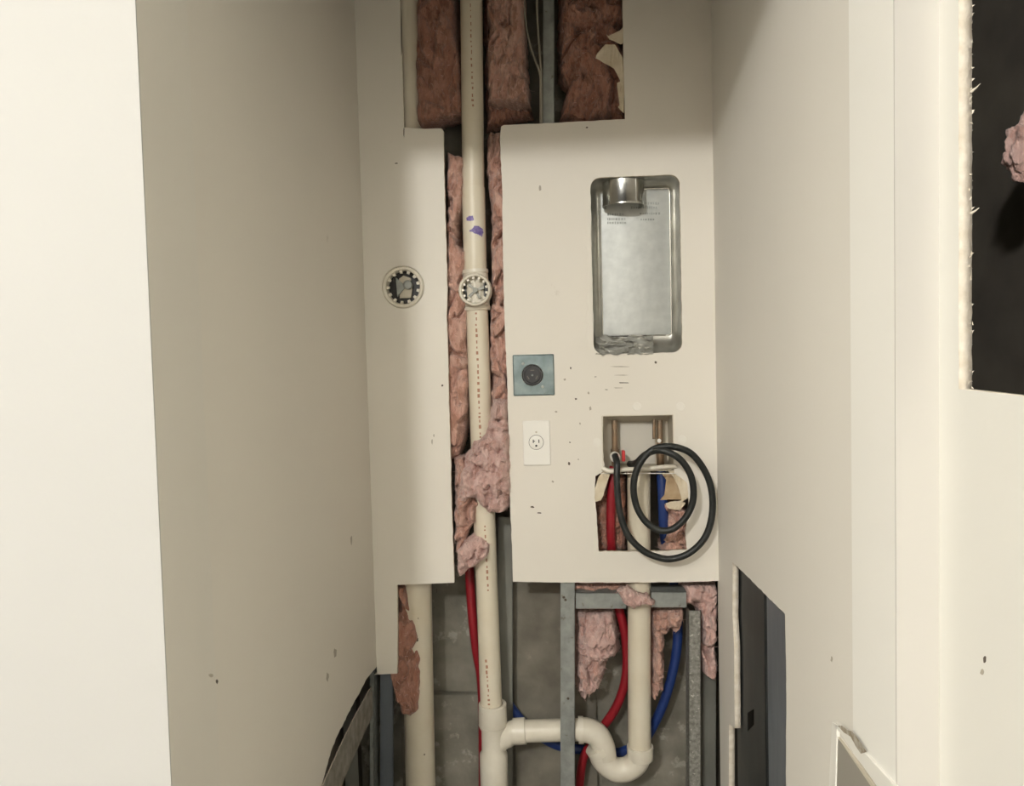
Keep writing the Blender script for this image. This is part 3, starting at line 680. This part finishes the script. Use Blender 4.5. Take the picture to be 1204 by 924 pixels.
# ------------------------------------------------------------------ dryer vent box
db = empty('dryer_vent_box', Vector(((dx0+dx1)/2, .04, dz0)), 'recessed galvanised dryer vent box with a round duct collar in the back wall', 'vent box')
def loopY(x0, x1, z0, z1, r, Y): return [Vector((p.x, Y, p.y)) for p in rrect(x0, x1, z0, z1, r, 6)]
bx0_, bz1_ = w2(705, 224, .085); bx1_, bz0_ = w2(790, 394, .085)
dbm = bmesh.new(); rings = []
e = .0035
stages = [(0, .0005, .024), (.0, .012, .024), (.10, .05, .027), (.34, .073, .024), (.72, .084, .016), (1, .088, .011)]
for t, Y, r in stages:
    L1 = loopY(dx0-e+(bx0_-dx0+e)*t, dx1+e+(bx1_-dx1-e)*t, dz0-e+(bz0_-dz0+e)*t, dz1+e+(bz1_-dz1-e)*t, r, Y)
    rings.append([dbm.verts.new(v) for v in L1])
for A, D in zip(rings, rings[1:]):
    n = len(A)
    for k in range(n): dbm.faces.new((A[k], A[(k+1) % n], D[(k+1) % n], D[k]))
dbm.faces.new(rings[-1])
ob = mk('shell', dbm, BOXM, db, smooth=True, ang=60)
sm = ob.modifiers.new('solid', 'SOLIDIFY'); sm.thickness = .0008; sm.offset = 1
bp = sheet([rrect(bx0_+.001, bx1_-.001, bz0_+.001, bz1_-.001, .008)], .003, 'Y', .0835, .0012)
for f in bp.faces: f.material_index = 0
mk('back_panel', bp, PANEL, db, smooth=True)
bd = [Vector((p.x, .083, p.y)) for p in rrect(bx0_+.001, bx1_-.001, bz0_+.001, bz1_-.001, .008)]; bd += [bd[0], bd[1]]
mk('highlight_bead', tube(bmesh.new(), bd, .0015, 8, False), CHROME, db, smooth=True)  # chrome bead added to draw the bright highlight along the crease
# collar hanging from the top of the box
cY = .0535; c0 = W(733, 243, cY); ztop = dz1-.0035
col = lathe(bmesh.new(), c0, (0, 0, 1), [(.0520, 0), (.0528, .001), (.0528, .006), (.0518, .008), (.0518, ztop-c0.z), (.0505, ztop-c0.z), (.0505, 0)], 48)
mk('duct_collar', col, CHROME, db, smooth=True)
mk('collar_seam', tube(bmesh.new(), [c0+Vector((.028, -.0438, .002)), c0+Vector((.028, -.0438, ztop-c0.z))], .0012, 8), BOXM, db)
# stamped letter rows on the panel
bm = bmesh.new(); r = random.Random(2)
for x0, x1, y in ((714, 733, 252), (714, 735, 257.5), (714, 735, 262), (742, 772, 244), (752, 774, 251), (753, 770, 258), (757, 774, 239)):
    x = x0
    while x < x1:
        l = r.uniform(1.2, 2.6); h = r.uniform(.9, 1.5)
        a, b = W(x, y-h, .0828), W(x+l, y+h, .0828)
        box(bm, a.x, b.x, .0826, .0836, b.z, a.z); x += l+r.uniform(.5, 1.2)
mk('stamped_lettering', bm, GALV, db, kind='stuff')
# crumpled foil tape at the bottom of the box
fm = bmesh.new()
nx_, nz_ = 60, 20
g = [[None]*(nz_+1) for _ in range(nx_+1)]
for i in range(nx_+1):
    for k in range(nz_+1):
        px = 700+(768-700)*i/nx_; py = 395+(416-395)*k/nz_
        p = W(px, py, .060-.056*k/nz_)
        nn = Vector((px*.05+3, py*.15, 2)); nn += noise.noise_vector(nn*1.3)*.7
        q = (abs(noise.noise(nn))-.25)*.034+(abs(noise.noise(nn*2.7))-.2)*.007
        g[i][k] = fm.verts.new(p+Vector((0, q-.003, q*.4)))
for i in range(nx_):
    for k in range(nz_): fm.faces.new((g[i][k], g[i+1][k], g[i+1][k+1], g[i][k+1]))
ob = mk('crumpled_foil', fm, mat('crumpled_foil', (.72, .71, .67), .3, .85, col2=(.5, .49, .45), nscale=30, bump=.2, bscale=60, bdist=.003), db); sm = ob.modifiers.new('s', 'SOLIDIFY'); sm.thickness = .0006

# joint compound lump around the vent box
bm = bmesh.new()
lp = [w2(690+2*math.sin(y*.3), y) for y in range(262, 410, 7)] + [w2(697, 412), w2(696.5, 380), w2(695, 320), w2(694.5, 265)]
mk('joint_compound', sheet([lp], -.002, 'Y', 0), [PAINTB, PAINTB], wall_back, bevel=.0008)

# ------------------------------------------------------------------ dryer receptacle plate
pl = empty('range_outlet', W(627, 466, -.003), 'square steel plate with a black round receptacle on the right panel', 'outlet')
q = [W(602.5, 417.5, 0), W(651, 416, 0), W(652.5, 464, 0), W(604, 466, 0)]
x0, z0 = (q[0].x+q[3].x)/2, (q[2].z+q[3].z)/2; x1, z1 = (q[1].x+q[2].x)/2, (q[0].z+q[1].z)/2
cx, cz = hc
pbm = sheet([rrect(x0, x1, z0, z1, .003, 4), circ(cx, cz, .0268, 40)], -.0022, 'Y', 0, .0006)
for f in pbm.faces: f.material_index = 0
PLATE = mat('zinc_plate', (.25, .31, .32), .3, .85, col2=(.12, .16, .17), nscale=25, rvar=.08, spots=((.15, .13, .1), 60, .66, .5))
mk('plate', pbm, PLATE, pl)
mk('receptacle', lathe(bmesh.new(), Vector((cx, 0, cz)), (0, -1, 0), [(.0262, -.01), (.0262, .003), (.0245, .0042), (.020, .0042), (.019, .003), (0, .003), (0, -.01)], 40), BLACK, pl, smooth=True)
bm = bmesh.new()
for a in (90, 210, 330):
    a = math.radians(a); c = Vector((cx+.012*math.cos(a), -.0044, cz+.012*math.sin(a))); d = Vector((math.cos(a+PI/2), 0, math.sin(a+PI/2)))*.005; p = Vector((math.cos(a), 0, math.sin(a)))*.0012
    hexa(bm, [c-d-p, c+d-p, c+d+p, c-d+p], [v+Vector((0, .002, 0)) for v in (c-d-p, c+d-p, c+d+p, c-d+p)])
SLOT = mat('worn_slot', (.16, .14, .12), .5)
mk('slot', bm, SLOT, pl)
mk('centre_screw', lathe(bmesh.new(), Vector((cx, -.003, cz)), (0, -1, 0), [(.0028, 0), (.0026, .002), (0, .0024), (0, 0)], 14), GALV, pl)
for x, y in ((615, 427.5), (638, 454.5)):
    mk('screw', lathe(bmesh.new(), W(x, y, -.0022), (0, -1, 0), [(.0040, 0), (.0036, .0012), (0, .0018), (0, 0)], 16), GALV, pl)
rim = [Vector((p.x, -.0024, p.y)) for p in rrect(x0+.0018, x1-.0018, z0+.0018, z1-.0018, .002, 3)]; rim += rim[:2]
mk('plate_rim', tube(bmesh.new(), rim, .0010, 6, False), PLATE, pl)

# ------------------------------------------------------------------ white wall outlet
wo = empty('wall_outlet', W(631, 547, -.003), 'white single outlet plate below the steel plate on the right panel', 'outlet')
a, b = W(614.5, 494.5, 0), W(647.5, 546.5, 0)
mk('faceplate', B(a.x, b.x, -.0048, 0, b.z, a.z), WHITE, wo, bevel=.002)
c = W(630.5, 520, -.005)
mk('receptacle', lathe(bmesh.new(), c, (0, -1, 0), [(.0175, -.001), (.0175, .0016), (.0165, .0022), (0, .0022), (0, -.001)], 36), WHITE, wo, smooth=True)
GROOVE = mat('outlet_groove', (.12, .10, .08), .7)
mk('receptacle_groove', lathe(bmesh.new(), c, (0, -1, 0), [(.0186, 0), (.0186, .0004), (.0174, .0004), (.0174, 0)], 36), GROOVE, wo)
bm = bmesh.new()
for dx, dz, w_, h_ in ((.0068, .003, .0011, .0042), (-.0072, .003, .0011, .0042), (-.0052, .003, .0022, .001)):
    box(bm, c.x+dx-w_, c.x+dx+w_, c.y-.0027, c.y-.0018, c.z+dz-h_, c.z+dz+h_)
lathe(bm, c+Vector((0, 0, -.0082)), (0, -1, 0), [(.0027, .0018), (.0027, .0027), (0, .0027), (0, .0018)], 12)
mk('slot', bm, BLACK, wo)
mk('screw', lathe(bmesh.new(), W(630.5, 508, -.0048), (0, -1, 0), [(.0026, 0), (.0022, .0010), (0, .0012), (0, 0)], 12), PLAST, wo)

# ------------------------------------------------------------------ washer outlet box
wbx = empty('washer_box', Vector(((bx0+bx1)/2, .04, bz0)), 'cream recessed washer supply box with two shutoff valves', 'valve box')
ox0, oz1 = bx0+.0005, bz1-.001; ox1, oz0 = bx1-.0005, bz0+.001
ix0, iz1 = w2(720, 496, .075); ix1, iz0 = w2(786, 545, .075)
bm = bmesh.new(); rs_ = []
for Y, xa, xb, za, zb in ((-.0015, ox0-.004, ox1+.004, oz0-.004, oz1+.004), (-.0015, ox0, ox1, oz0, oz1), (.05, ox0+.004, ox1-.003, oz0+.001, oz1-.002), (.075, ix0, ix1, iz0, iz1)):
    rs_.append([bm.verts.new(v) for v in ((xa, Y, za), (xb, Y, za), (xb, Y, zb), (xa, Y, zb))])
rs_ = rs_[1:]; 
for A, D in zip(rs_, rs_[1:]):
    for k in range(4): bm.faces.new((A[k], A[(k+1) % 4], D[(k+1) % 4], D[k]))
bm.faces.new(rs_[-1])
for v in [v for v in bm.verts if not v.link_faces]: bm.verts.remove(v)
o = mk('box_shell', bm, PLAST, wbx); s = o.modifiers.new('s', 'SOLIDIFY'); s.thickness = .0025; s.offset = 1
a, b = W(728, 497, .073), W(770, 545, .073)
mk('label_panel', B(a.x, b.x, .071, .074, b.z, a.z), mat('grey_cream_label', (.60, .57, .50), .5), wbx)
# lower lip of the box: buckled cream flange
lipm = bmesh.new(); P = smooth_path([W(708, 550, -.004), W(718, 554, -.008), W(735, 552, -.008), W(760, 551, -.007), W(780, 549, -.007), W(795, 548, -.004)], 5)
tube(lipm, P, .0056, 10); mk('lower_lip', lipm, PVCW, wbx, smooth=True)
# raised flange patch around the box
fl0 = [w2(696, 477), w2(700, 474), w2(752, 472), w2(806, 472), w2(808, 556), w2(700, 556), w2(696, 520)]
mk('wall_patch', sheet([jag(fl0, .0006, .01, 31), jag([w2(706.5, 487), w2(793.5, 486), w2(794, 557), w2(706, 557)], .0002, .02, 32)], -.0012, 'Y', 0), [PAINTB, PAINTB], wall_back, bevel=.0005,
   label='slightly raised filler patch around the washer box')
for x, y in ((749, 478), (800, 478), (802, 517), (702, 520)):
    mk('filler_dab', lathe(bmesh.new(), W(x, y, -.0012), (0, -1, 0), [(.011, 0), (.009, .0005), (0, .0007), (0, 0)], 18), mat('pale_filler', (.80, .765, .69), .6), wall_back)
def valve(x, label, hand):
    e = None
    top = W(x, 494, .035); bot = W(x+.5, 528, .035)
    p = mk('valve', tube(bmesh.new(), [top, bot], .0075, 16), COPPER, wbx, smooth=True, label=label)
    mk('packing_nut', lathe(bmesh.new(), W(x+.5, 526, .035), (0, 0, -1), [(.0095, 0), (.0095, .012), (0, .012), (0, 0)], 6), COPPER, p)
    mk('valve_body', tube(bmesh.new(), [W(x+.5, 528, .035), W(x+1, 548, .035)], [.011, .009], 16), COPPER, p, smooth=True)
    return p
v1 = valve(722.5, 'left shutoff valve', 0); v2 = valve(775.5, 'right shutoff valve', 1)
h = W(733, 536, .01); mk('handle', B(h.x-.004, h.x+.004, .0, .02, h.z-.013, h.z+.014), REDP, v1, bevel=.002, label='red valve handle')
mk('hammer_arrestor', tube(bmesh.new(), [W(769, 493, .03), W(769, 516, .03)], .004, 12), COPPER, wbx, smooth=True)
mk('white_tag', lathe(bmesh.new(), W(775, 518, .022), (0, -1, 0), [(.005, 0), (.005, .004), (0, .005), (0, 0)], 14), WHITE, wbx)
# kraft paper scraps in the cutout
k1 = flake('kraft_paper', pf([(778, 556), (790, 556), (798, 570), (804, 588), (790, 587), (776, 588), (788, 572)], .03), KRAFT, None, amp=.0008, curl=.002, seed=21); tag(k1, 'tan kraft paper scrap folded into triangles right in the washer cutout', 'paper')
k2 = flake('kraft_paper', pf([(782, 591), (802, 588), (806, 592), (800, 600), (785, 598)], .022), PAPER, None, amp=.001, curl=.002, seed=22); tag(k2, 'pale curled paper scrap under the kraft triangles in the washer cutout', 'paper')

# ------------------------------------------------------------------ black washer hose
zp = [(224, 268, -.012), (232, 300, -.028), (232, 360, -.03), (236, 440, -.028), (250, 530, -.026), (282, 606, -.024), (340, 664, -.024), (400, 692, -.024), (460, 700, -.024), (530, 678, -.026), (590, 625, -.03),
      (622, 555, -.032), (632, 470, -.034), (622, 390, -.036), (592, 320, -.038), (545, 262, -.042), (490, 236, -.045), (430, 230, -.045), (375, 248, -.042), (334, 292, -.040), (308, 350, -.038), (302, 420, -.036), (318, 490, -.034),
      (356, 548, -.036), (410, 580, -.040), (462, 576, -.044), (512, 536, -.048), (545, 475, -.052), (552, 410, -.056), (538, 345, -.060), (500, 288, -.062), (450, 256, -.060), (400, 247, -.05), (352, 264, -.03), (318, 295, -.01), (300, 303, .01), (285, 303, .02)]
hp = [W(660+x/3.552, 460+y/3.552, Y-.03*min(1, i/5, (len(zp)-1-i)/4)) for i, (x, y, Y) in enumerate(zp)]
hs = empty('washer_hose', W(780, 660, -.024), 'black rubber washer hose coiled in two loops and hanging from the washer box', 'hose')
mk('hose', tube(bmesh.new(), smooth_path(hp, 8), .0080, 16), RUBBER, hs, smooth=True, ang=180)
mk('coupling', lathe(bmesh.new(), W(723, 537, .005), (.1, -1, -.15), [(.0115, -.008), (.0125, -.002), (.0125, .008), (.010, .014), (.006, .014), (.006, -.008)], 24), WHITE, hs, smooth=True, label='white hose coupling')

# ------------------------------------------------------------------ half seen frame low on the right wall
af = empty('access_frame', S(1000, 930, XR-.004), 'cream plastic frame of a low wall box at the right jamb, with chipped filler', 'frame')
Xf = XR-.004
def bar(name, pts, m, d=.005, lab=None):
    v = [S(x, y, Xf) for x, y in pts]; return mk(name, hexa(bmesh.new(), v, [p+Vector((d, 0, 0)) for p in v]), m, af, bevel=.0008, label=lab)
bar('frame_side', [(978, 848), (984, 853), (982, 930), (974, 930)], WHITE)
bar('frame_top', [(978, 848), (990, 856), (1062, 935), (1038, 935)], WHITE)
bar('frame_return', [(984, 866), (1012, 902), (1030, 925), (1024, 925)], PLAST)
v = [S(x, y, XR-.0022) for x, y in ((983, 866), (1030, 925), (1020, 940), (980, 940))]
mk('recess_panel', hexa(bmesh.new(), v, [p+Vector((.0006, 0, 0)) for p in v]), mat('grey_recess', (.30, .28, .24), .7), af)
v = [(985, 853), (990, 853), (996, 858), (1002, 860), (1010, 870), (1019, 884), (1012, 886), (1006, 877), (1000, 866), (992, 861)]
bm = bmesh.new(); A = [bm.verts.new(S(x, y, Xf-.0008)) for x, y in v]; bm.faces.new(A); bmesh.ops.triangulate(bm, faces=bm.faces)
mk('chipped_filler', bm, mat('chipped_filler_brown', (.24, .19, .12), .9, col2=(.5, .47, .4), nscale=120), af)
# dark ducting deep inside the hall hole
dt = bmesh.new(); tube(dt, [(.60, -1.30, 0), (.60, -1.30, 1.40)], .05, 24)
tag(mk('flexible_duct', dt, mat('dark_blue_plastic', (.02, .024, .04), .4), smooth=True), 'dark bluish pipe standing inside the torn hole at the right edge', 'pipe')
